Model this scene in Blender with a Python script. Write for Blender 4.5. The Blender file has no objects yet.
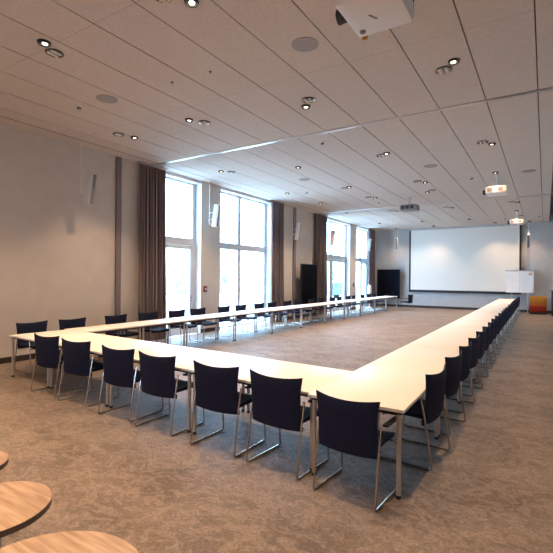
import bpy, bmesh, math, random
from mathutils import Matrix, Vector
random.seed(7)
R = math.radians
scene = bpy.context.scene
COL = scene.collection

# ------------------------------------------------------------------ materials
def mat(name, color, rough=0.5, metal=0.0, spec=0.5, emit=None, estr=0.0):
    m = bpy.data.materials.new(name); m.use_nodes = True
    b = m.node_tree.nodes['Principled BSDF']
    b.inputs['Base Color'].default_value = (*color, 1)
    b.inputs['Roughness'].default_value = rough
    b.inputs['Metallic'].default_value = metal
    b.inputs['Specular IOR Level'].default_value = spec
    if emit:
        b.inputs['Emission Color'].default_value = (*emit, 1)
        b.inputs['Emission Strength'].default_value = estr
    return m

def noisy(name, c1, c2, scale=8, detail=4, rough=0.7, bump=0.0, stretch=(1, 1, 1), spec=0.3, lo=0.35, hi=0.65, bscale=None, dist=0.0):
    m = mat(name, c1, rough, spec=spec); nt = m.node_tree; N = nt.nodes; L = nt.links
    b = N['Principled BSDF']
    tc = N.new('ShaderNodeTexCoord'); mp = N.new('ShaderNodeMapping'); mp.inputs['Scale'].default_value = stretch
    L.new(tc.outputs['Object'], mp.inputs['Vector'])
    n = N.new('ShaderNodeTexNoise'); n.inputs['Scale'].default_value = scale; n.inputs['Detail'].default_value = detail
    n.inputs['Distortion'].default_value = dist
    L.new(mp.outputs['Vector'], n.inputs['Vector'])
    cr = N.new('ShaderNodeValToRGB'); cr.color_ramp.elements[0].position = lo; cr.color_ramp.elements[1].position = hi
    cr.color_ramp.elements[0].color = (*c1, 1); cr.color_ramp.elements[1].color = (*c2, 1)
    L.new(n.outputs['Fac'], cr.inputs['Fac']); L.new(cr.outputs['Color'], b.inputs['Base Color'])
    if bump:
        n2 = N.new('ShaderNodeTexNoise'); n2.inputs['Scale'].default_value = bscale or scale * 6
        L.new(mp.outputs['Vector'], n2.inputs['Vector'])
        bp = N.new('ShaderNodeBump'); bp.inputs['Strength'].default_value = bump; bp.inputs['Distance'].default_value = 0.01
        L.new(n2.outputs['Fac'], bp.inputs['Height']); L.new(bp.outputs['Normal'], b.inputs['Normal'])
    return m

def carpet_mat():
    m = mat('carpet', (.2, .16, .13), 0.62, spec=0.5); nt = m.node_tree; N = nt.nodes; L = nt.links
    b = N['Principled BSDF']; tc = N.new('ShaderNodeTexCoord')
    def noise(scale, detail, dist, st=(1, 1, 1), rough=.5):
        mp = N.new('ShaderNodeMapping'); mp.inputs['Scale'].default_value = st; L.new(tc.outputs['Object'], mp.inputs['Vector'])
        n = N.new('ShaderNodeTexNoise'); n.inputs['Scale'].default_value = scale; n.inputs['Detail'].default_value = detail
        n.inputs['Distortion'].default_value = dist; n.inputs['Roughness'].default_value = rough
        L.new(mp.outputs['Vector'], n.inputs['Vector']); return n
    def ramp(src, p0, c0, p1, c1):
        cr = N.new('ShaderNodeValToRGB'); e = cr.color_ramp.elements
        e[0].position = p0; e[1].position = p1; e[0].color = (*c0, 1); e[1].color = (*c1, 1)
        L.new(src, cr.inputs['Fac']); return cr
    big = ramp(noise(1.3, 3, .6, (1, 1.6, 1)).outputs['Fac'], .35, (.118, .088, .070), .68, (.210, .168, .138))
    vein = ramp(noise(4.6, 8, 2.2, (1, 1.3, 1), .66).outputs['Fac'], .46, (0, 0, 0), .55, (1, 1, 1))
    mx = N.new('ShaderNodeMixRGB'); mx.blend_type = 'MIX'
    sc = N.new('ShaderNodeMath'); sc.operation = 'MULTIPLY'; sc.inputs[1].default_value = .5
    L.new(vein.outputs['Color'], sc.inputs[0]); L.new(sc.outputs[0], mx.inputs['Fac'])
    L.new(big.outputs['Color'], mx.inputs['Color1']); mx.inputs['Color2'].default_value = (.300, .245, .200, 1)
    fine = ramp(noise(42, 3, .3).outputs['Fac'], .35, (.70, .70, .70), .65, (1.12, 1.12, 1.12))
    m2 = N.new('ShaderNodeMixRGB'); m2.blend_type = 'MULTIPLY'; m2.inputs['Fac'].default_value = 1
    L.new(mx.outputs['Color'], m2.inputs['Color1']); L.new(fine.outputs['Color'], m2.inputs['Color2'])
    L.new(m2.outputs['Color'], b.inputs['Base Color'])
    bp = N.new('ShaderNodeBump'); bp.inputs['Strength'].default_value = .25; bp.inputs['Distance'].default_value = .01
    L.new(noise(160, 2, 0).outputs['Fac'], bp.inputs['Height']); L.new(bp.outputs['Normal'], b.inputs['Normal'])
    return m

def ceiling_mat():
    # pale acoustic board with fine speckle and faint butt joints every 2.45 m
    m = noisy('ceiling_board', (.56, .495, .44), (.615, .545, .485), 30, 3, .85, .1, spec=.2)
    nt = m.node_tree; N = nt.nodes; L = nt.links; b = N['Principled BSDF']
    src = b.inputs['Base Color'].links[0].from_socket
    g = N.new('ShaderNodeNewGeometry'); sp = N.new('ShaderNodeSeparateXYZ'); L.new(g.outputs['Position'], sp.inputs[0])
    a = N.new('ShaderNodeMath'); a.operation = 'ADD'; a.inputs[1].default_value = 1.75 + 24.5; L.new(sp.outputs['Y'], a.inputs[0])
    md = N.new('ShaderNodeMath'); md.operation = 'MODULO'; md.inputs[1].default_value = 2.45; L.new(a.outputs[0], md.inputs[0])
    lt = N.new('ShaderNodeMath'); lt.operation = 'LESS_THAN'; lt.inputs[1].default_value = .014; L.new(md.outputs[0], lt.inputs[0])
    f = N.new('ShaderNodeMath'); f.operation = 'MULTIPLY'; f.inputs[1].default_value = .35; L.new(lt.outputs[0], f.inputs[0])
    mx = N.new('ShaderNodeMixRGB'); L.new(f.outputs[0], mx.inputs['Fac']); L.new(src, mx.inputs['Color1']); mx.inputs['Color2'].default_value = (.25, .21, .19, 1)
    L.new(mx.outputs['Color'], b.inputs['Base Color'])
    return m

def glass_mat():
    m = bpy.data.materials.new('window_glass'); m.use_nodes = True; nt = m.node_tree; N = nt.nodes; L = nt.links
    N.clear(); out = N.new('ShaderNodeOutputMaterial')
    t = N.new('ShaderNodeBsdfTransparent'); t.inputs['Color'].default_value = (.95, .98, 1, 1)
    g = N.new('ShaderNodeBsdfGlossy'); g.inputs['Roughness'].default_value = .02
    lw = N.new('ShaderNodeLayerWeight'); lw.inputs['Blend'].default_value = .5; pw = N.new('ShaderNodeMath'); pw.operation = 'POWER'; pw.inputs[1].default_value = 5; L.new(lw.outputs['Facing'], pw.inputs[0])
    fr = N.new('ShaderNodeMath'); fr.operation = 'MULTIPLY_ADD'; fr.inputs[1].default_value = .35; fr.inputs[2].default_value = .03; L.new(pw.outputs[0], fr.inputs[0])
    mx = N.new('ShaderNodeMixShader'); L.new(fr.outputs[0], mx.inputs[0]); L.new(t.outputs[0], mx.inputs[1]); L.new(g.outputs[0], mx.inputs[2])
    L.new(mx.outputs[0], out.inputs['Surface']); return m

def wood_mat():
    m = mat('oak_top', (.5, .33, .2), .5, spec=.35); nt = m.node_tree; N = nt.nodes; L = nt.links; b = N['Principled BSDF']
    tc = N.new('ShaderNodeTexCoord'); mp = N.new('ShaderNodeMapping'); mp.inputs['Scale'].default_value = (2.2, 22, 4)
    mp.inputs['Rotation'].default_value = (0, 0, R(35))
    L.new(tc.outputs['Object'], mp.inputs['Vector'])
    n = N.new('ShaderNodeTexNoise'); n.inputs['Scale'].default_value = 1.6; n.inputs['Detail'].default_value = 6; n.inputs['Distortion'].default_value = .5
    L.new(mp.outputs['Vector'], n.inputs['Vector'])
    cr = N.new('ShaderNodeValToRGB'); e = cr.color_ramp.elements
    e[0].position = .33; e[0].color = (.29, .195, .13, 1); e[1].position = .66; e[1].color = (.47, .345, .24, 1)
    L.new(n.outputs['Fac'], cr.inputs['Fac']); L.new(cr.outputs['Color'], b.inputs['Base Color'])
    return m

M = dict(
    carpet=carpet_mat(), ceiling=ceiling_mat(), glass=glass_mat(), wood=wood_mat(),
    gap=mat('dark_gap', (.10, .08, .07), .9),
    wall=noisy('beige_wall', (.58, .54, .50), (.61, .57, .53), 3, 4, .8, .08, bscale=60),
    backwall=noisy('grey_wall', (.46, .45, .44), (.49, .48, .47), 3, 4, .8, .08, bscale=60),
    base=mat('dark_skirting', (.03, .022, .018), .5),
    frame=mat('window_frame_white', (.55, .59, .62), .35),
    reveal=mat('reveal_white', (.78, .80, .82), .6),
    curtain=noisy('mauve_curtain', (.175, .140, .145), (.215, .175, .180), 20, 3, .85, .2, (1, 1, .05)),
    column=mat('mauve_column', (.20, .165, .175), .5),
    alu=mat('aluminium', (.55, .52, .49), .28, 1.0),
    chrome=mat('chrome', (.48, .44, .40), .25, .9), steel=mat('brushed_steel', (.50, .46, .42), .42, .55),
    tabletop=noisy('cream_laminate', (.78, .765, .725), (.80, .785, .745), 40, 2, .42, spec=.5),
    tedge=mat('pale_edge', (.72, .70, .66), .4),
    tedge2=mat('brown_edge', (.085, .07, .065), .5),
    black=mat('black_plastic', (.012, .012, .014), .45),
    fabric=noisy('navy_fabric', (.006, .009, .030), (.010, .014, .044), 90, 2, .8, .3, spec=.25),
    screen=mat('screen_white', (.80, .77, .70), .6, spec=.2),
    board=noisy('black_board', (.007, .008, .013), (.011, .012, .018), 50, 2, 1.0, spec=0.0),
    white=mat('white_plastic', (.75, .73, .70), .4),
    speaker=mat('speaker_white', (.70, .71, .72), .5),
    grille=mat('grey_grille', (.16, .15, .15), .6),
    shadedcase_mark=mat('shaded_case_and_mark', (.22, .21, .20), .5),  # backlit shade of a white case put into its colour; also printed mark
    disc=mat('speaker_disc', (.30, .27, .26), .7),
    bulb=mat('lit_bulb', (1, .9, .75), .5, emit=(1, .80, .55), estr=5),
    dish=mat('reflector_dish', (.34, .28, .24), .25, .8),
    red=mat('alarm_red', (.16, .012, .016), .4),
    orange=noisy('amber_fabric', (.40, .16, .015), (.45, .19, .02), 30, 2, .8),
    redfab=noisy('red_orange_fabric', (.26, .025, .012), (.30, .035, .015), 30, 2, .8),
    paper=mat('paper', (.90, .89, .88), .7),
    ink=mat('faint_print', (.45, .45, .47), .7),
    orink=mat('orange_mark', (.8, .4, .15), .7),
    paving=noisy('pale_paving', (.50, .50, .48), (.60, .60, .58), 2, 3, .9),
    leaf=noisy('leaf_green', (.24, .31, .18), (.36, .43, .27), 3, 4, .8, .6),
    bark=mat('bark', (.28, .25, .22), .9),
    car=mat('car_blue', (.03, .07, .13), .25), carglass=mat('car_glass', (.02, .03, .04), .05), tyre=mat('tyre', (.02, .02, .02), .8),
)

# ------------------------------------------------------------------ mesh helpers
class MB:
    def __init__(s): s.bm = bmesh.new(); s.mats = []
    def mi(s, m):
        if m not in s.mats: s.mats.append(m)
        return s.mats.index(m)
    def _add(s, fn, m, smooth):
        t = bmesh.new(); keep = s.bm; s.bm = t     # build each piece apart, then merge it in
        try: fn()
        finally: s.bm = keep
        i = s.mi(m)
        for f in t.faces: f.material_index = i; f.smooth = smooth
        me = bpy.data.meshes.new('piece'); t.to_mesh(me); t.free(); keep.from_mesh(me); bpy.data.meshes.remove(me)
    def box(s, x0, x1, y0, y1, z0, z1, m, bev=0.0):
        mtx = Matrix.Translation(((x0+x1)/2, (y0+y1)/2, (z0+z1)/2)) @ Matrix.Diagonal((abs(x1-x0), abs(y1-y0), abs(z1-z0), 1))
        if not bev:
            s._add(lambda: bmesh.ops.create_cube(s.bm, size=1, matrix=mtx), m, False)
        else:
            t = bmesh.new(); bmesh.ops.create_cube(t, size=1, matrix=mtx)
            bmesh.ops.bevel(t, geom=list(t.edges), offset=bev, segments=2, affect='EDGES', profile=.5)
            me = bpy.data.meshes.new('t'); t.to_mesh(me); t.free()
            s._add(lambda: s.bm.from_mesh(me), m, False); bpy.data.meshes.remove(me)
        return s
    def cyl(s, c, r, z0, z1, m, n=20, r2=None, smooth=True):
        mtx = Matrix.Translation((c[0], c[1], (z0+z1)/2))
        s._add(lambda: bmesh.ops.create_cone(s.bm, cap_ends=True, segments=n, radius1=r, radius2=r if r2 is None else r2, depth=z1-z0, matrix=mtx), m, smooth)
        return s
    def lathe(s, prof, m, n=24, c=(0, 0)):
        def f():
            rings = []
            for r, z in prof:
                if r < 1e-5: rings.append([s.bm.verts.new((c[0], c[1], z))])
                else: rings.append([s.bm.verts.new((c[0]+r*math.cos(2*math.pi*k/n), c[1]+r*math.sin(2*math.pi*k/n), z)) for k in range(n)])
            for a, b in zip(rings, rings[1:]):
                for k in range(n):
                    k2 = (k+1) % n
                    if len(a) == 1 and len(b) > 1: s.bm.faces.new((a[0], b[k2], b[k]))
                    elif len(b) == 1 and len(a) > 1: s.bm.faces.new((a[k], a[k2], b[0]))
                    elif len(a) > 1: s.bm.faces.new((a[k], a[k2], b[k2], b[k]))
        s._add(f, m, True); return s
    def tube(s, pts, r, m, n=10, fillet=0.0):
        P = [Vector(p) for p in pts]
        if fillet:
            Q = [P[0]]
            for a, b, c in zip(P, P[1:], P[2:]):
                d1 = min(fillet, (a-b).length*.45); d2 = min(fillet, (c-b).length*.45)
                A = b+(a-b).normalized()*d1; C_ = b+(c-b).normalized()*d2
                for k in range(5):
                    t = k/4; Q.append(A*(1-t)**2 + b*2*t*(1-t) + C_*t*t)
            Q.append(P[-1]); P = Q
        def f():
            rings = []; up = None
            for i, p in enumerate(P):
                d = ((P[i+1]-p) if i == 0 else (p-P[i-1]) if i == len(P)-1 else (P[i+1]-P[i-1])).normalized()
                if up is None:
                    up = d.orthogonal().normalized()
                u = (up - d*up.dot(d)).normalized(); up = u; v = d.cross(u)
                rings.append([s.bm.verts.new(p+(u*math.cos(2*math.pi*k/n)+v*math.sin(2*math.pi*k/n))*r) for k in range(n)])
            for a, b in zip(rings, rings[1:]):
                for k in range(n): s.bm.faces.new((a[k], a[(k+1) % n], b[(k+1) % n], b[k]))
            s.bm.faces.new(rings[0][::-1]); s.bm.faces.new(rings[-1])
        s._add(f, m, True); return s
    def xf(s, mtx): bmesh.ops.transform(s.bm, matrix=mtx, verts=s.bm.verts); return s
    def build(s, name, parent=None, smooth_angle=True):
        bmesh.ops.recalc_face_normals(s.bm, faces=s.bm.faces)
        me = bpy.data.meshes.new(name); s.bm.to_mesh(me); s.bm.free()
        for m in s.mats: me.materials.append(m)
        o = bpy.data.objects.new(name, me); COL.objects.link(o)
        if parent: o.parent = parent
        if smooth_angle:
            try: me.set_sharp_from_angle(angle=R(40))
            except Exception: pass
        return o

def tag(o, label=None, cat=None, group=None, kind=None):
    if label: o['label'] = label
    if cat: o['category'] = cat
    if group: o['group'] = group
    if kind: o['kind'] = kind
    return o
def struct(o): o['kind'] = 'structure'; return o
def empty(name, loc, rz=0):
    o = bpy.data.objects.new(name, None); COL.objects.link(o); o.location = loc; o.rotation_euler = (0, 0, rz); o.empty_display_size = .1
    return o
def copy_tree(o, parent=None):
    c = o.copy(); COL.objects.link(c)
    if parent: c.parent = parent
    for ch in list(o.children): copy_tree(ch, c)
    return c
ORD = ['first', 'second', 'third', 'fourth', 'fifth', 'sixth', 'seventh', 'eighth', 'ninth', 'tenth', 'eleventh', 'twelfth', 'thirteenth',
       'fourteenth', 'fifteenth', 'sixteenth', 'seventeenth', 'eighteenth', 'nineteenth', 'twentieth', 'twenty-first', 'twenty-second', 'twenty-third', 'twenty-fourth']

# ------------------------------------------------------------------ room shell
H = 4.85; XL = -9.3; XR = 1.9; YB = 26.8; YF = -3.0; TH = .36
struct(MB().box(XL-.0, XR, YF, YB, -.1, 0, M['carpet']).build('floor'))
c = MB()
bands = [-2.05, 8.05, 18.1]
xs = [-8.85] + [-.12-.753*k for k in range(11, -1, -1)] + [.16]
ys = [YF] + [b for b in bands] + [YB]
for yi, (a, b) in enumerate(zip(ys, ys[1:])):
    y0 = a + (.05 if yi else 0); y1 = b - (.05 if yi < 3 else 0)
    for x0, x1 in zip(xs, xs[1:]): c.box(x0+.008, x1-.008, y0, y1, H, H+.03, M['ceiling'])
    c.box(XL, xs[0]-.03, y0, y1, H, H+.03, M['ceiling'])
    c.box(.55, XR, y0, y1, H, H+.03, M['ceiling'])
    c.box(xs[0]-.03, xs[0]+.008, y0, y1, H+.003, H+.03, M['base'])
c.box(XL-TH, .18, YF, YB, H+.03, H+.06, M['gap'])
c.box(.18, .55, YF, YB, H+.40, H+.43, M['gap']); c.box(.16, .18, YF, YB, H, H+.43, M['gap']); c.box(.55, .57, YF, YB, H+.03, H+.43, M['gap'])
c.box(.55, XR, YF, YB, H+.03, H+.06, M['gap'])
struct(c.build('ceiling'))
for i, b in enumerate(bands):
    t = MB().box(XL, .16, b-.05, b+.05, H-.012, H+.03, M['alu'], .004).box(.18, .55, b-.03, b+.03, H-.01, H+.02, M['alu']); struct(t.build('trim_%d' % (i+1)))

# left wall with four tall openings
OPEN = [(8.05, 10.2), (11.13, 14.30), (18.75, 22.45), (23.4, 25.9)]
ZT = 4.76
w = MB(); y = YF
for a, b in OPEN + [(YB, YB)]:
    w.box(XL-TH, XL, y, a, 0, H, M['wall'])
    if a < YB:
        w.box(XL-TH, XL, a, b, ZT, H, M['reveal'])
        w.box(XL-TH+.05, XL-.005, b-.012, b+.0, 0, ZT, M['reveal'])
        w.box(XL-TH+.05, XL-.005, a, a+.012, 0, ZT, M['reveal'])
        w.box(XL-TH, XL, a, b, -.1, 0, M['reveal'])
    y = b
struct(w.build('wall_left'))
struct(MB().box(XL-TH, XR, YB, YB+.2, 0, H+.6, M['backwall']).build('wall_back'))
struct(MB().box(XR, XR+.2, YF, YB, 0, H+.5, M['wall']).build('wall_right'))
RW = (-5.0, -4.0, 1.0, 2.5)      # made-up window behind the camera, unseen, added to light the foreground
struct(MB().box(XL-TH, RW[0], YF-.2, YF, 0, H+.5, M['wall']).box(RW[1], XR, YF-.2, YF, 0, H+.5, M['wall']).box(RW[0], RW[1], YF-.2, YF, 0, RW[2], M['wall']).box(RW[0], RW[1], YF-.2, YF, RW[3], H+.5, M['wall']).build('wall_rear'))
rwf = struct(MB().box(RW[0], RW[0]+.08, YF-.15, YF-.07, RW[2], RW[3], M['frame']).box(RW[1]-.08, RW[1], YF-.15, YF-.07, RW[2], RW[3], M['frame']).box(RW[0]+.08, RW[1]-.08, YF-.15, YF-.07, RW[2], RW[2]+.08, M['frame']).box(RW[0]+.08, RW[1]-.08, YF-.15, YF-.07, RW[3]-.08, RW[3], M['frame']).build('window_5'))
MB().box(RW[0]+.08, RW[1]-.08, YF-.115, YF-.105, RW[2]+.08, RW[3]-.08, M['glass']).build('pane', rwf)
struct(MB().box(XL, XR-.02, YB-.02, YB, 0, .14, M['base']).build('baseboard_back'))
bb = MB(); y = YF
for a, b in OPEN + [(YB-.02, YB)]:
    bb.box(XL, XL+.018, y, a, 0, .12, M['base']); y = b
struct(bb.build('baseboard_left'))
struct(MB().box(XR-.018, XR, YF, YB-.02, 0, .12, M['base']).build('baseboard_right'))
for i, (a, b) in enumerate([(6.97, 7.12), (16.0, 16.22)]):
    struct(MB().box(XL, XL+.06, a, b, .0, H, M['column'], .01).build('trim_%d' % (i+4)))

# windows: frame plane .24 behind the room face
def window(n, a, b, mull, door_cells, hx):
    xf0, xf1 = XL-.34, XL-.24
    f = MB(); F = M['frame']
    a += .012; b -= .012
    f.box(xf0, xf1, a, a+.15, 0, ZT, F); f.box(xf0, xf1, b-.15, b, 0, ZT, F)
    f.box(xf0, xf1, a+.15, b-.15, ZT-.05, ZT, F); f.box(xf0, xf1, a+.15, b-.15, 0, .06, F)
    f.box(xf0, xf1+.01, a+.15, b-.15, 2.78, 3.00, F)
    edges = [a+.15] + mull + [b-.15]
    for m_ in mull: f.box(xf0, xf1, m_-.085, m_+.085, .06, ZT-.05, F)
    fo = struct(f.build('window_%d' % n))
    for i, (p, q) in enumerate(zip(edges, edges[1:])):
        p2 = p + (.085 if i else 0); q2 = q - (.085 if i < len(edges)-2 else 0)
        g = MB().box(XL-.30, XL-.29, p2, q2, 3.0, ZT-.05, M['glass']).build('pane', fo)
        if i in door_cells:
            d = MB(); s = .11
            x0, x1 = XL-.33, XL-.225
            d.box(x0, x1, p2+.01, p2+s, .07, 2.77, F, .006); d.box(x0, x1, q2-s, q2-.01, .07, 2.77, F, .006)
            d.box(x0, x1, p2+s, q2-s, 2.66, 2.77, F, .006); d.box(x0, x1, p2+s, q2-s, .07, .22, F, .006)
            do = d.build('door_leaf', fo)
            MB().box(XL-.29, XL-.28, p2+s, q2-s, .22, 2.66, M['glass']).build('pane', do)
            hy = q2-.06
            MB().box(XL-.225, XL-.21, hy-.02, hy+.02, 1.0, 1.22, M['chrome'], .003).tube([(XL-.21, hy, 1.14), (XL-.16, hy, 1.14), (XL-.16, hy-.13, 1.14)], .011, M['chrome'], 8, .02).build('door_handle', do)
        else:
            MB().box(XL-.30, XL-.29, p2, q2, .06, 2.78, M['glass']).build('pane', fo)
window(1, 8.05, 10.2, [8.62], [1], 0)
window(2, 11.13, 14.30, [12.50], [], 0)
window(3, 18.75, 22.45, [20.45], [0, 1], 0)
window(4, 23.4, 25.9, [24.75], [1], 0)

# curtains
def curtain(y0, y1, label, x=XL+.16, folds=9):
    bm = MB(); n = folds*10; amp = .065
    def f():
        lv = []
        zs = [.02, .5, 1.2, 2.2, 3.3, 4.2, 4.7, 4.80]
        for z in zs:
            row = []
            t = 1-(z/4.8)
            for k in range(n+1):
                u = k/n; ph = 2*math.pi*folds*u
                yy = y0 + (y1-y0)*u + .03*math.sin(ph*2+1)*(.4+t) + (.07*t*t*(u-.2))
                xx = x + amp*math.sin(ph+.6*math.sin(3*u*6))*(.75+.35*t)
                row.append((xx, yy, z))
            lv.append(row)
        for side in (0, 1):
            V = [[bm.bm.verts.new((p[0]+(.004 if side else -.004), p[1], p[2])) for p in r] for r in lv]
            for i in range(len(V)-1):
                for k in range(n): bm.bm.faces.new((V[i][k], V[i][k+1], V[i+1][k+1], V[i+1][k]))
    bm._add(f, M['curtain'], True)
    root = empty('curtain', (0, 0, 0)); tag(root, label, 'curtain', 'mauve curtains at the window wall')
    bmesh_o = bm.build('drape', root, False)
    MB().box(x-.02, x+.02, y0-.05, y1+.05, 4.80, H, M['alu']).build('curtain_rail', root)
curtain(7.60, 8.53, 'long mauve-brown curtain nearest the camera, beside the first tall window')
curtain(14.02, 14.98, 'long mauve-brown curtain just beyond the wide second window', folds=8)
curtain(17.92, 19.1, 'long mauve-brown curtain behind the black panel by the third window', folds=8)
curtain(24.95, 26.05, 'long mauve-brown curtain in the far corner by the back wall', folds=9)

# ------------------------------------------------------------------ chairs
def make_chair():
    root = empty('conference_chair', (0, 0, 0))
    # seat
    s = MB()
    nx, ny = 8, 8
    def seatf():
        top = []; bot = []
        for j in range(ny+1):
            v = j/ny; yy = -.215+.45*v; rt = []; rb = []
            for i in range(nx+1):
                u = -1+2*i/nx; ww = .245-.015*v
                z = .455+.012*u*u-.03*max(0, v-.75)**2*16*.4
                rt.append(s.bm.verts.new((ww*u, yy, z))); rb.append(s.bm.verts.new((ww*u*.97, yy, z-.04)))
            top.append(rt); bot.append(rb)
        for j in range(ny):
            for i in range(nx):
                s.bm.faces.new((top[j][i], top[j][i+1], top[j+1][i+1], top[j+1][i])); s.bm.faces.new((bot[j][i], bot[j+1][i], bot[j+1][i+1], bot[j][i+1]))
        for i in range(nx):
            s.bm.faces.new((top[0][i], bot[0][i], bot[0][i+1], top[0][i+1])); s.bm.faces.new((top[ny][i], top[ny][i+1], bot[ny][i+1], bot[ny][i]))
        for j in range(ny):
            s.bm.faces.new((top[j][0], top[j+1][0], bot[j+1][0], bot[j][0])); s.bm.faces.new((top[j][nx], bot[j][nx], bot[j+1][nx], top[j+1][nx]))
    s._add(seatf, M['fabric'], True); s.build('seat', root)
    # backrest: concave shell, raised horns, slight waist
    b = MB(); nu, nv = 14, 12
    def backf():
        F, B = [], []
        for j in range(nv+1):
            v = j/nv; rf = []; rb = []
            for i in range(nu+1):
                u = -1+2*i/nu
                w_ = .268+.018*v**3-.010*math.sin(math.pi*v)+.004*(1-v)
                z = .372+v*(.443+.026*u*u)+.008*u*u*(1-v)
                yc = -.235-.045*v-.012*math.sin(math.pi*v)
                yy = yc+.045*u*u*(.75+.25*v)
                th = .015 if abs(u) < .99 and 0 < j < nv else .006
                rf.append(b.bm.verts.new((w_*u, yy+th, z))); rb.append(b.bm.verts.new((w_*u, yy-th, z)))
            F.append(rf); B.append(rb)
        for j in range(nv):
            for i in range(nu):
                b.bm.faces.new((F[j][i], F[j][i+1], F[j+1][i+1], F[j+1][i])); b.bm.faces.new((B[j][i], B[j+1][i], B[j+1][i+1], B[j][i+1]))
        for i in range(nu):
            b.bm.faces.new((F[0][i], B[0][i], B[0][i+1], F[0][i+1])); b.bm.faces.new((F[nv][i], F[nv][i+1], B[nv][i+1], B[nv][i]))
        for j in range(nv):
            b.bm.faces.new((F[j][0], F[j+1][0], B[j+1][0], B[j][0])); b.bm.faces.new((F[j][nu], B[j][nu], B[j+1][nu], F[j+1][nu]))
    b._add(backf, M['fabric'], True); b.build('backrest', root)
    for sx in (-1, 1):
        x = .275*sx
        MB().tube([(x, -.185, .63), (x, -.225, .44), (x, -.290, .0085), (x, .235, .0085), (x, .185, .602), (x*.99, -.05, .602)], .0085, M['chrome'], 8, .035).build('sled_frame', root)
        a = MB(); a.box(x-.024, x+.024, -.10,   .175, .602, .624, M['black'], .008); a.build('armrest', root)
    MB().tube([(-.268, .17, .405), (.268, .17, .405)], .009, M['chrome'], 8).tube([(-.268, -.19, .405), (.268, -.19, .405)], .009, M['chrome'], 8).tube([(0, .17, .405), (0, -.19, .405)], .012, M['black'], 8).build('seat_support', root)
    return root
chair_proto = make_chair(); used = [False]
def place_chair(x, y, rz, label, group, sc=1.07):
    o = chair_proto if not used[0] else copy_tree(chair_proto)
    used[0] = True
    o.location = (x, y, 0); o.rotation_euler = (0, 0, rz); o.scale = (sc, sc, sc); tag(o, label, 'chair', group)

A0 = Vector((-.95, 3.43)); TR = R(3.2); DIR = Vector((-math.cos(TR), math.sin(TR))); NRM = Vector((math.sin(TR), math.cos(TR)))
def front(s, n): p = A0+DIR*s+NRM*n; return p.x, p.y
fx = [-1.345, -2.12, -2.90, -3.84, -4.61, -5.61, -6.43]
fr = [0, 0, 3, 5, 5, 8, 8]
for i, X in enumerate(fx):
    s = (-.95-X)/math.cos(TR); x, y = front(s, .115 if i else .015)
    where = ('right end', 'second from the right', 'third from the right', 'middle one of seven', 'third from the left', 'second from the left', 'left end')[i]
    place_chair(x, y, -TR+R(fr[i])+R(random.uniform(-1.5, 1.5)), 'navy chair with its back to the camera, near row, '+where, 'chairs along the near tables', 1.0 if i == 0 else 1.07)
RA = .0115
def right_edge(y): return -.95-RA*(y-3.43)
ry = [4.45, 5.50, 6.45, 7.40, 8.35, 9.25]+[9.25+.935*k for k in range(1, 18)]
for i, Y in enumerate(ry):
    place_chair(right_edge(Y)-.20, Y, R(84)+RA+R(random.uniform(-2, 2)), ORD[i]+' navy chair from the near corner along the right-hand tables', 'chairs along the right table row')
ly = [4.5, 5.33, 6.41, 7.35, 8.33, 9.17, 10.35, 11.2, 12.25, 13.1, 14.2, 15.05, 16.2, 17.1, 18.3, 19.1, 20.2, 20.97, 22.2, 23.2, 24.1]
for i, Y in enumerate(ly):
    place_chair(-8.18, Y-.04, R(-90)+R(random.uniform(-3, 3)), ORD[i]+' navy chair from the near end along the window-side table row', 'chairs along the window-side table row')
place_chair(-6.62, 24.2, R(80), 'navy chair alone on the inner side of the window-side tables, at their far end', None)

# ------------------------------------------------------------------ tables
def make_table(L, W):
    root = empty('conference_table', (0, 0, 0))   # local: x 0..L, y 0..W
    MB().box(.002, L-.002, 0, W, .712, .74, M['tabletop'], .002).build('tabletop', root)
    f = MB()
    f.box(.06, L-.06, .07, .10, .672, .712, M['black']); f.box(.06, L-.06, W-.10, W-.07, .672, .712, M['black'])
    f.box(.055, .085, .07, W-.07, .672, .712, M['black']); f.box(L-.085, L-.055, .07, W-.07, .672, .712, M['black'])
    f.build('apron_frame', root)
    for x in (.045, L-.045):
        for y in (.05, W-.05):
            l = MB().cyl((x, y), .021, .03, .690, M['steel'], 16).cyl((x, y), .026, .690, .712, M['black'], 12)
            lo = l.build('leg', root)
            MB().cyl((x, y), .022, 0, .03, M['black'], 14).build('foot_cap', lo)
    return root
cache = {}
def table(L, W, x, y, rz, label, group):
    k = (round(L, 3), round(W, 3)); o = copy_tree(cache[k]) if k in cache else make_table(L, W); cache[k] = o
    o.location = (x, y, 0); o.rotation_euler = (0, 0, rz); tag(o, label, 'table', group); return o
FD = 1.07
WR = .87
joints = [WR-.035, 2.48, 4.10, 5.72, 7.06]
for i, (a, b) in enumerate(zip(joints, joints[1:])):
    x, y = front(b, 0)
    tb = table(b-a, FD, x, y, -TR, 'cream-topped table in the near row, '+('next to the right-hand corner', 'second from the right-hand corner', 'third from the right-hand corner', 'at the left-hand corner by the wall')[i], 'tables of the near row'); tb.location.z = 0 if i else -.001
# right column
y = 3.43; n = 14; L = (26.0-3.43)/n
for i in range(n):
    Y0 = 3.43+i*L; x = right_edge(Y0)
    table(L, WR, x, Y0, R(90)+RA, ORD[i]+' cream-topped table from the near corner in the right-hand long row', 'tables of the right-hand row')
# left column
Y0 = 4.885; lens = [1.33, 1.33]+[1.93]*9
for i, Ln in enumerate(lens):
    table(Ln, .74, -7.32, Y0, R(90), ORD[i]+' cream-topped table from the near end of the window-side row', 'tables of the window-side row'); Y0 += Ln
END_L = Y0

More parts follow.
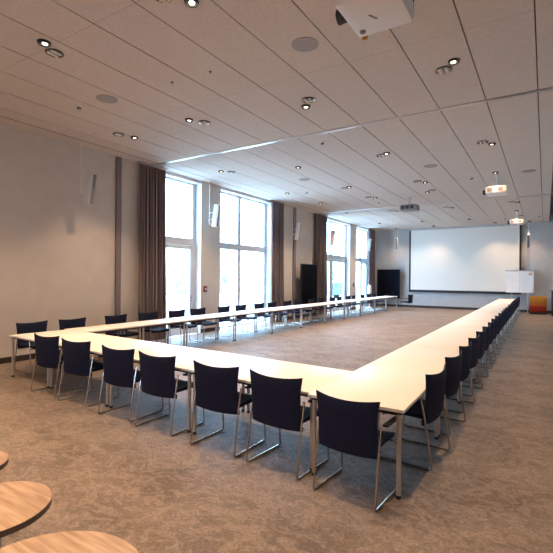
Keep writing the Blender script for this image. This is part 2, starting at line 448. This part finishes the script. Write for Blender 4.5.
# ------------------------------------------------------------------ round coffee tables in the foreground
def round_table(x, y, r, h, label):
    root = empty('round_table', (x, y, 0)); tag(root, label, 'table', 'round wooden coffee tables')
    MB().lathe([(0, h), (r-.003, h), (r, h-.003)], M['wood'], 64).build('tabletop', root)
    MB().lathe([(r, h-.003), (r, h-.036), (r-.012, h-.042), (0, h-.042)], M['tedge2'], 64).build('edge_band', root)
    MB().cyl((0, 0), .048, .02, h-.042, M['black'], 24).build('pedestal', root)
    MB().lathe([(0, .028), (r*.5, .022), (r*.6, .008), (r*.6, 0), (0, 0)], M['black'], 40).build('base', root)
round_table(-2.62, 1.165, .303, .5, 'small round oak-topped table with dark edge, cut by the left border of the photo')
round_table(-1.755, .94, .437, .5, 'largest round oak-topped table at the bottom left of the photo')
round_table(-3.35, 1.34, .24, .5, 'tiny sliver of a round oak-topped table at the left border, farthest of three')

# ------------------------------------------------------------------ ceiling fittings
black_pos = [(-5.56, 3.06), (-3.33, 3.46), (-7.64, 6.2), (-5.87, 6.06), (-3.62, 6.66), (-7.92, 9.49), (-1.1, 6.34), (-1.03, 10.67), (-3.29, 10.18), (-5.79, 10.23),
             (-3.23, 13.87), (-5.56, 13.29), (-7.91, 13.2), (-5.47, 15.6), (-3.53, 15.5), (-7.75, 15.6), (-.93, 19.3), (-7.91, 18.6), (-3.4, 19.4), (-5.7, 19.2),
             (-1.0, 23.4), (-3.3, 23.6), (-5.6, 23.4), (-7.8, 23.0), (-1.22, 13.60), (-1.10, 21.70), (-5.5, 25.75), (-2.3, 25.75), (-7.75, 25.9), (-.72, 25.9), (-1.15, 3.1), (-7.8, 2.9), (-5.6, -.2), (-3.4, -.2), (-1.2, -.2), (-7.8, -.2), (-5.6, -2.2), (-3.4, -2.2), (-1.2, -2.2)]  # last two rows, behind the camera, are unseen lamps added to light the foreground
def zone(y): return 'in the nearest part of the ceiling' if y < 8 else 'beyond the first ceiling rail' if y < 12 else 'in the middle of the ceiling' if y < 18 else 'far down the ceiling near the screen'
def colname(x): return 'over the right tables' if x > -2.2 else 'in the centre-right column' if x > -4.6 else 'in the centre-left column' if x > -6.8 else 'over the window-side tables'
def make_down():
    root = empty('downlight', (0, 0, 0))
    MB().lathe([(.0, 0), (.082, 0), (.082, -.006), (.074, -.034), (.066, -.034), (.060, -.004), (0, -.004)], M['black'], 28).build('trim_ring', root)
    MB().lathe([(0, -.026), (.018, -.024), (.030, -.018), (.034, -.010), (.034, -.004)], M['bulb'], 18, (-.010, .018)).build('bulb', root)
    return root
def make_reflector():
    root = empty('reflector_light', (0, 0, 0))
    MB().lathe([(0, 0), (.116, 0), (.116, -.014), (.109, -.016)], M['base'], 32).build('trim_ring', root)
    MB().lathe([(.109, -.016), (.085, -.008), (.04, -.003), (0, -.003)], M['dish'], 32).build('dish', root)
    for s in (-1, 1): MB().tube([(s*.040, -.075, -.010), (s*.040, .075, -.010)], .019, M['white'], 8).build('lamp_tube', root)
    return root
dproto = None; seen = {}
def uniq(base):
    seen[base] = seen.get(base, 0)+1
    return base
def multi(make, pts, kind, cat, group, lab):
    proto = make()
    order = {}
    for i, p in enumerate(pts):
        o = proto if i == 0 else copy_tree(proto)
        o.location = (p[0], p[1], H)
        k = (colname(p[0])); order[k] = order.get(k, 0)
    # number within column from near to far
    obs = [proto]
    return proto
def place_many(make, pts, cat, group, desc):
    proto = make(); objs = []
    for i, p in enumerate(pts):
        o = proto if i == 0 else copy_tree(proto)
        o.location = (p[0], p[1], H); objs.append((p, o))
    cols = {}
    for p, o in objs: cols.setdefault(colname(p[0]), []).append((p[1], o))
    for cn, l in cols.items():
        l.sort(key=lambda t: t[0])
        vis = 0
        for k, (yy, o) in enumerate(l):
            if yy < 2.5: tag(o, desc+' '+cn+', behind the view', cat, group); continue
            tag(o, '%s %s, %s from front' % (desc, cn, ORD[vis]), cat, group); vis += 1
vis_black = [p for p in black_pos if p[1] > 3.0 and p != (-1.15, 3.1)]
place_many(make_down, vis_black, 'light', 'small black spot downlights', 'small black lit downlight')
ring_pos = [(-5.7, 3.28), (-3.53, 3.22), (-7.78, 5.9), (-5.71, 6.32), (-3.45, 6.44), (-7.74, 9.74), (-1.27, 6.54), (-1.2, 10.45), (-3.47, 10.32), (-3.41, 13.62), (-5.8, 13.45),
            (-3.33, 15.26), (-1.13, 19.15), (-5.66, 15.4), (-3.6, 19.2), (-5.9, 19.0)]
place_many(make_reflector, ring_pos, 'light', 'round reflector lights', 'unlit dark-rimmed reflector light')
def make_disc():
    root = empty('ceiling_speaker', (0, 0, 0))
    MB().lathe([(0, 0), (.175, 0), (.175, -.006), (.168, -.008)], M['disc'], 36).build('rim', root)
    MB().lathe([(.168, -.008), (0, -.010)], M['disc'], 36).build('grille', root)
    return root
dp = make_disc()
for i, (p, l) in enumerate([((-6.41, 4.62), 'grey round ceiling speaker nearest the left wall'), ((-2.68, 4.89), 'large grey round ceiling speaker beside the near projector'),
                            ((-6.36, 11.64), 'grey round ceiling speaker beyond the rail, toward the windows'), ((-2.64, 11.97), 'grey round ceiling speaker beyond the rail, centre right'),
                            ((-.41, 13.91), 'grey round ceiling speaker beside the middle projector at the right ceiling edge')]):
    o = dp if i == 0 else copy_tree(dp); o.location = (*p, H); tag(o, l, 'speaker', 'round ceiling speakers')
def make_det():
    root = empty('smoke_detector', (0, 0, 0))
    MB().lathe([(0, 0), (.062, 0), (.062, -.018), (.05, -.024), (0, -.024)], M['white'], 24).build('base', root)
    MB().lathe([(.038, -.024), (.040, -.045), (.03, -.058), (0, -.060)], M['grille'], 24).build('sensor', root)
    return root
det = make_det()
for i, (p, l) in enumerate([((-7.11, 4.55), 'smoke detector on the ceiling nearest the left wall'), ((-4.26, 8.62), 'smoke detector just beyond the ceiling rail'),
                            ((-1.9, 13.95), 'smoke detector left of the middle projector'), ((-7.22, 13.38), 'smoke detector toward the windows, mid ceiling'),
                            ((-5.66, 16.6), 'smoke detector left of the backlit projector'), ((-.27, 23.87), 'smoke detector at the far right ceiling edge'),
                            ((-1.72, 24.04), 'smoke detector left of the farthest white projector')]):
    o = det if i == 0 else copy_tree(det); o.location = (*p, H); tag(o, l, 'smoke detector', 'smoke detectors')
def make_sprk():
    return MB().lathe([(0, 0), (.022, 0), (.020, -.008), (.006, -.012), (.006, -.025), (.012, -.028), (0, -.030)], M['grille'], 14).build('sprinkler')
sp = make_sprk()
for i, (p, l) in enumerate([((-4.23, 4.8), 'tiny ceiling sprinkler, right one of the near pair'), ((-4.97, 4.75), 'tiny ceiling sprinkler, left one of the near pair')]):
    o = sp if i == 0 else sp.copy()
    if i: COL.objects.link(o)
    o.location = (*p, H); tag(o, l, 'sprinkler', 'ceiling sprinklers')

# projectors
def projector(cx, cy, label, body, zb=4.30, w_=.56, d_=.62, h_=.20, lens=True, pole=None):
    root = empty('projector', (cx, cy, zb)); tag(root, label, 'projector')
    MB().box(-w_/2, w_/2, -d_/2, d_/2, 0, h_, body, .018).build('housing', root)
    MB().cyl((0, 0), .026, h_, H-zb-.012, M['white'], 14).cyl((0, 0), .075, H-zb-.012, H-zb, M['white'], 20).box(-.13, .13, -.13, .13, h_, h_+.02, M['white'], .004).build('ceiling_mount', root)
    if lens:
        l = MB().cyl((0, 0), .062, 0, .13, M['black'], 24, .072); l.xf(Matrix.Translation((-w_/2+.035, -d_/2+.30, h_*.42)) @ Matrix.Rotation(R(-90), 4, 'Y')); l.build('lens', root)
    for k in range(3 if not lens else 2):
        x0 = -w_/2+.05+k*(.17 if not lens else .27)
        g = MB()
        g.box(x0, x0+.13, -d_/2-.004, -d_/2+.002, .045, h_-.04, M['black'] if not lens else M['grille'])
        g.build('vent', root)
    MB().box(-.06, .06, d_/2-.002, d_/2+.003, .05, .12, M['black']).build('connector_panel', root)
    return root
p1 = projector(-1.38, 3.90, 'white projector hanging nearest the camera, seen from below', M['white'])
MB().tube([(.20, .33, .12), (.24, .40, .10), (.26, .36, .30), (.10, .10, .50), (.02, .02, .54)], .010, M['black'], 8, .04).build('cable', p1)
MB().cyl((-.2, .2), .03, -.012, 0, M['grille'], 16).build('underside_fitting', p1)
m_ = MB().box(-.055, .055, -.012, .012, -.003, 0, M['shadedcase_mark'], .001); m_.xf(Matrix.Translation((-.03, .02, 0)) @ Matrix.Rotation(R(65), 4, 'Z')); m_.build('underside_mark', p1)
MB().box(-.25, -.20, .31, .345, -.012, .02, M['orange'], .004).build('cable_tag', p1)
projector(-1.22, 14.1, 'white projector on a ceiling pole in the middle of the right row', M['white'])
projector(-1.10, 22.2, 'white projector on a ceiling pole farthest away near the screen', M['white'])
projector(-4.36, 16.3, 'projector hanging in the middle of the ceiling, casing greyed to look backlit', M['shadedcase_mark'], zb=4.36, w_=.62, d_=.5, lens=False)  # white model like the others, its backlit shade painted as grey

# speakers hung on rods
def hung_speaker(px, py, rz, label, zc=3.95, h_=.72, w_=.14, tilt=8):
    zc -= .2 if rz < 0 else 0
    root = empty('column_speaker', (px, py, zc), rz); tag(root, label, 'speaker', 'column speakers on ceiling rods')
    b = MB().box(-w_/2, w_/2, -.05, .12, -h_/2, h_/2, M['speaker'], .012); b.xf(Matrix.Translation((0, .19, 0)) @ Matrix.Rotation(R(-tilt), 4, 'X')); b.build('cabinet', root)
    g = MB().box(-w_/2+.012, w_/2-.012, .1205, .128, -h_/2+.02, h_/2-.02, M['grille']); g.xf(Matrix.Translation((0, .19, 0)) @ Matrix.Rotation(R(-tilt), 4, 'X')); g.build('grille', root)
    MB().tube([(0, 0, -.28), (0, 0, H-zc)], .012, M['white'], 8).build('ceiling_rod', root)
    br = MB()
    for z in (.1, -.12): br.tube([(-.03, -.03, z), (0, 0, z), (0, .16, z)], .012, M['white'], 8)
    br.build('bracket', root)
hung_speaker(-9.0, 5.82, R(-68), 'slim column speaker on a ceiling rod at the bare left wall, nearest', 3.98)
hung_speaker(-9.1, 10.35, R(-72), 'slim white column speaker before the pier between first and second windows', 3.95)
hung_speaker(-9.1, 15.65, R(-72), 'slim white column speaker beside the second curtain', 3.95)
hung_speaker(-9.0, 18.95, R(-75), 'slim white column speaker before the third curtain', 3.95)
hung_speaker(-9.0, 24.1, R(-78), 'slim white column speaker before the fourth window', 3.95)
hung_speaker(-7.75, 26.3, R(180), 'slim column speaker on the back wall left of the screen', 3.9, tilt=3)
hung_speaker(-.76, 26.3, R(180), 'slim column speaker on the back wall right of the screen', 3.8, tilt=3)

# fire call points
for y_, l in ((10.37, 'red fire alarm box on the pier between the first and second windows'), (22.95, 'red fire alarm box on the pier between the third and fourth windows')):
    root = empty('fire_alarm_box', (XL, y_, 1.40)); tag(root, l, 'fire alarm', 'red fire alarm boxes')
    MB().box(0, .05, -.07, .07, -.10, .10, M['red'], .008).build('housing', root)
    MB().box(.05, .054, -.022, .022, -.03, .03, M['paper']).build('press_plate', root)

# ------------------------------------------------------------------ screen and back-wall objects
root = empty('projection_screen', (-4.12, YB, 0)); tag(root, 'large white projection screen with thin black border on the back wall', 'projection screen')
x0, x1, z0, z1 = -2.92, 2.92, 1.10, 4.74
MB().box(x0, x1, -.12, -.10, z0, z1, M['screen']).build('screen_surface', root)
MB().box(x0-.10, x0, -.13, -.09, z0-.06, z1, M['black']).box(x1, x1+.10, -.13, -.09, z0-.06, z1, M['black']).box(x0-.10, x1+.10, -.135, -.085, z0-.14, z0, M['black']).build('border', root)
MB().box(x0-.15, x1+.15, -.18, -.03, z1, H-.005, M['backwall']).build('housing', root)

def panel_board(x, y, rz, w_, zlo, zhi, label):
    root = empty('display_board', (x, y, 0), rz); tag(root, label, 'board', 'black display boards')
    MB().box(-w_/2, w_/2, -.02, .02, zlo, zhi, M['board'], .004).build('panel', root)
    MB().box(-w_/2-.02, -w_/2, -.025, .025, zlo-.02, zhi+.02, M['black']).box(w_/2, w_/2+.02, -.025, .025, zlo-.02, zhi+.02, M['black']).box(-w_/2, w_/2, -.025, .025, zhi, zhi+.02, M['black']).box(-w_/2, w_/2, -.025, .025, zlo-.02, zlo, M['black']).build('panel_frame', root)
    for s in (-1, 1):
        MB().tube([(s*(w_/2-.1), 0, .03), (s*(w_/2-.1), 0, zlo)], .018, M['black'], 8).tube([(s*(w_/2-.1), -.12, .018), (s*(w_/2-.1), .12, .018)], .018, M['black'], 8).build('leg', root)
panel_board(-8.98, 16.95, R(90), 1.50, .55, 2.38, 'tall black board standing before the left wall between two curtains')
panel_board(-8.36, 26.45, 0, 1.42, .55, 2.33, 'wide black board standing at the back wall left of the screen')

# white mobile board with printed sheets
root = empty('mobile_board', (-1.16, 26.4, 0)); tag(root, 'white mobile board with two printed sheets, standing at the end of the right table row', 'board')
MB().box(-.66, .66, -.015, .015, 1.06, 2.25, M['white'], .004).build('panel', root)
MB().box(-.68, .68, -.03, .03, 2.25, 2.29, M['alu'], .004).build('top_rail', root)
for s in (-1, 1):
    MB().tube([(s*.38, .02, .04), (s*.38, .02, 1.06)], .018, M['alu'], 10).tube([(s*.38, -.22, .03), (s*.38, .28, .03)], .02, M['white'], 10).build('leg', root)
    sh = MB().box(s*.325-.31, s*.325+.31, -.019, -.0155, 1.10, 2.22, M['paper'])
    so = sh.build('printed_sheet', root)
    ln = MB()
    for k in range(12): ln.box(s*.325-.27, s*.325-.27+random.uniform(.25, .52), -.0215, -.0195, 1.18+k*.08, 1.186+k*.08, M['ink'])
    if s > 0: ln.box(.42, .56, -.0215, -.0195, 2.02, 2.12, M['orink'])
    ln.build('print', so)

# orange easy chair
root = empty('lounge_chair', (-.31, 26.0, 0)); tag(root, 'low amber and red upholstered lounge seat in the far right corner', 'armchair')
MB().box(-.39, .39, -.35, .30, .10, .44, M['redfab'], .04).build('seat', root)
MB().box(-.39, .39, .12, .34, .42, .92, M['orange'], .04).build('backrest', root)
MB().box(-.37, .37, -.33, .30, 0, .10, M['black'], .005).build('plinth', root)
root = empty('high_table', (.52, 24.9, 0)); tag(root, 'black high table at the far right edge of the photo', 'table')
MB().box(-.28, .5, -.3, .3, 1.22, 1.26, M['black'], .004).build('tabletop', root)
for sx, sy in ((-.22, -.25), (-.22, .25), (.44, -.25), (.44, .25)):
    MB().box(sx-.03, sx+.03, sy-.02, sy+.02, 0, 1.22, M['black']).build('leg', root)

# things at the far end of the window-side tables
st = empty('pedestal_stand', (-8.98, 24.75, 0)); tag(st, 'tall narrow white stand beside the curtain at the fourth window', 'stand')
MB().lathe([(0, 0), (.17, 0), (.17, .02), (.03, .05), (.025, .85)], M['white'], 24).build('base', st)
MB().lathe([(.025, .85), (.12, .88), (.13, 1.1), (.09, 1.36), (0, 1.38)], M['white'], 24).build('head', st)
for i, (x_, y_) in enumerate([(-7.55, 20.3), (-7.8, 21.4), (-7.6, 23.6)]):
    o = MB().box(-.15, .15, -.105, .105, 0, .03, M['paper'], .002).build('paper_stack')
    o.location = (x_, y_, .74); o.rotation_euler = (0, 0, R(12*i))
    tag(o, 'low stack of white papers on the window-side tables, '+('nearest of the three', 'middle one of the three', 'farthest of the three')[i], 'papers', 'paper stacks')

# ------------------------------------------------------------------ outside
tag(MB().box(-70, XL-TH, -30, 90, -.15, -.1, M['paving']).build('ground'), kind='structure')
def tree(x, y, h_, r_, label):
    root = empty('tree', (x, y, -.1)); tag(root, label, 'tree', 'trees outside the windows')
    MB().tube([(0, 0, 0), (.05, .03, h_*.3), (0, 0, h_*.6)], .13, M['bark'], 8).build('trunk', root)
    cr = MB()
    for k in range(16):
        a = random.uniform(0, 6.28); rr = random.uniform(0, r_*.7); z = h_*.62+random.uniform(-.3, .35)*r_*1.3
        s = r_*random.uniform(.3, .5)
        def f():
            res = bmesh.ops.create_icosphere(cr.bm, subdivisions=3, radius=s, matrix=Matrix.Translation((rr*math.cos(a), rr*math.sin(a), z)))
            for v in res['verts']: v.co += Vector((random.uniform(-1, 1), random.uniform(-1, 1), random.uniform(-1, 1)))*s*.14
        cr._add(f, M['leaf'], False)
    cr.build('crown', root, False)
tree(-23, 22.0, 4.6, 2.4, 'pale green tree seen through the first window, near the frame')
tree(-30, 37, 5.0, 2.8, 'pale green tree seen through the wide second window')
tree(-27, 27, 3.6, 2.0, 'low bushy tree seen through the left pane of the second window')
tree(-24, 50, 5.0, 2.6, 'pale green tree seen through the third window')
hb = MB()
for k in range(60):
    yy = 14+k*1.1; s = random.uniform(.7, 1.1)
    def f():
        res = bmesh.ops.create_icosphere(hb.bm, subdivisions=2, radius=s, matrix=Matrix.Translation((-34+random.uniform(-.4, .4), yy, .5)))
        for v in res['verts']: v.co += Vector((random.uniform(-1, 1), random.uniform(-1, 1), random.uniform(-1, 1)))*.12
    hb._add(f, M['leaf'], False)
tag(hb.build('hedge', None, False), 'long green hedge beyond the paving outside', 'hedge', kind='stuff')
car = empty('car', (-16.5, 35.0, -.1), R(60)); tag(car, 'dark blue car parked outside the third window', 'car')
def car_body():
    b = MB(); prof = [(-2.1, .35), (-2.15, .7), (-1.9, .9), (-1.3, .95), (-.7, 1.42), (.7, 1.45), (1.5, .98), (2.1, .85), (2.2, .4)]
    def f():
        A = [b.bm.verts.new((x, -.85, z)) for x, z in prof]; B = [b.bm.verts.new((x, .85, z)) for x, z in prof]
        for i in range(len(prof)):
            j = (i+1) % len(prof); b.bm.faces.new((A[i], A[j], B[j], B[i]))
        b.bm.faces.new(A[::-1]); b.bm.faces.new(B)
    b._add(f, M['car'], False); return b
car_body().build('body', car)
for s in (-1, 1):
    g = MB()
    def f(s=s):
        vs = [g.bm.verts.new((x, s*.857, z)) for x, z in [(-1.1, .98), (-.62, 1.35), (.62, 1.37), (1.2, 1.0)]]; g.bm.faces.new(vs)
        vs = [g.bm.verts.new((x, s*.853, z)) for x, z in [(-1.1, .98), (-.62, 1.35), (.62, 1.37), (1.2, 1.0)]]; g.bm.faces.new(vs[::-1])
    g._add(f, M['carglass'], False); g.build('side_window', car)
    for x in (-1.35, 1.35):
        t = MB().cyl((0, 0), .33, -.1, .1, M['tyre'], 20); t.xf(Matrix.Translation((x, s*.78, .33)) @ Matrix.Rotation(R(90), 4, 'X')); t.build('wheel', car)

# ------------------------------------------------------------------ light
W = bpy.data.worlds.new('World'); scene.world = W; W.use_nodes = True
nt = W.node_tree; bg = nt.nodes['Background']
bg.inputs['Color'].default_value = (.46, .71, 1.0, 1); bg.inputs['Strength'].default_value = 21.0
for a, b in OPEN:
    l = bpy.data.lights.new('window_portal', 'AREA'); l.shape = 'RECTANGLE'; l.size = b-a; l.size_y = ZT
    l.cycles.is_portal = True
    o = bpy.data.objects.new('window_portal', l); COL.objects.link(o)
    o.location = (XL-TH-.02, (a+b)/2, ZT/2); o.rotation_euler = (R(90), 0, R(-90))
l = bpy.data.lights.new('window_portal', 'AREA'); l.shape = 'RECTANGLE'; l.size = 1.0; l.size_y = 1.5; l.cycles.is_portal = True  # portal for the added, unseen rear window
o = bpy.data.objects.new('window_portal', l); COL.objects.link(o); o.location = (-4.5, YF-.22, 1.75); o.rotation_euler = (R(90), 0, 0)
o.rotation_euler = Vector((0, 1, 0)).to_track_quat('-Z', 'Y').to_euler()
for i, (x, y) in enumerate(black_pos):
    l = bpy.data.lights.new('downlight_or_fill_lamp', 'SPOT'); l.energy = 180 if y > 25 else 90 if (x, y) in ((-1.22, 13.60), (-1.10, 21.70)) else 400; l.color = (1, .64, .37); l.spot_size = R(100); l.spot_blend = .9; l.shadow_soft_size = .04
    o = bpy.data.objects.new('downlight_or_fill_lamp', l); COL.objects.link(o); o.location = (x, y, H-.06)  # lamps behind the camera are added fill without fittings

# ------------------------------------------------------------------ camera
cam = bpy.data.cameras.new('camera'); cam.sensor_width = 36; cam.lens = 425/553*36; cam.clip_end = 300
cam.shift_y = .7/553
co = bpy.data.objects.new('camera', cam); COL.objects.link(co)
co.matrix_world = Matrix.Translation((0, 0, 1.8)) @ Matrix.Rotation(R(32.3), 4, 'Z') @ Matrix.Rotation(R(90), 4, 'X') @ Matrix.Rotation(.008, 4, 'Z')
scene.camera = co
vs = scene.view_settings; vs.view_transform = 'Standard'; vs.look = 'None'; vs.exposure = 0.18; vs.gamma = 1; vs.use_curve_mapping = False
scene.cycles.max_bounces = 10; scene.cycles.diffuse_bounces = 6; scene.cycles.transparent_max_bounces = 12
scene.cycles.caustics_reflective = False; scene.cycles.caustics_refractive = False; scene.cycles.sample_clamp_indirect = 6
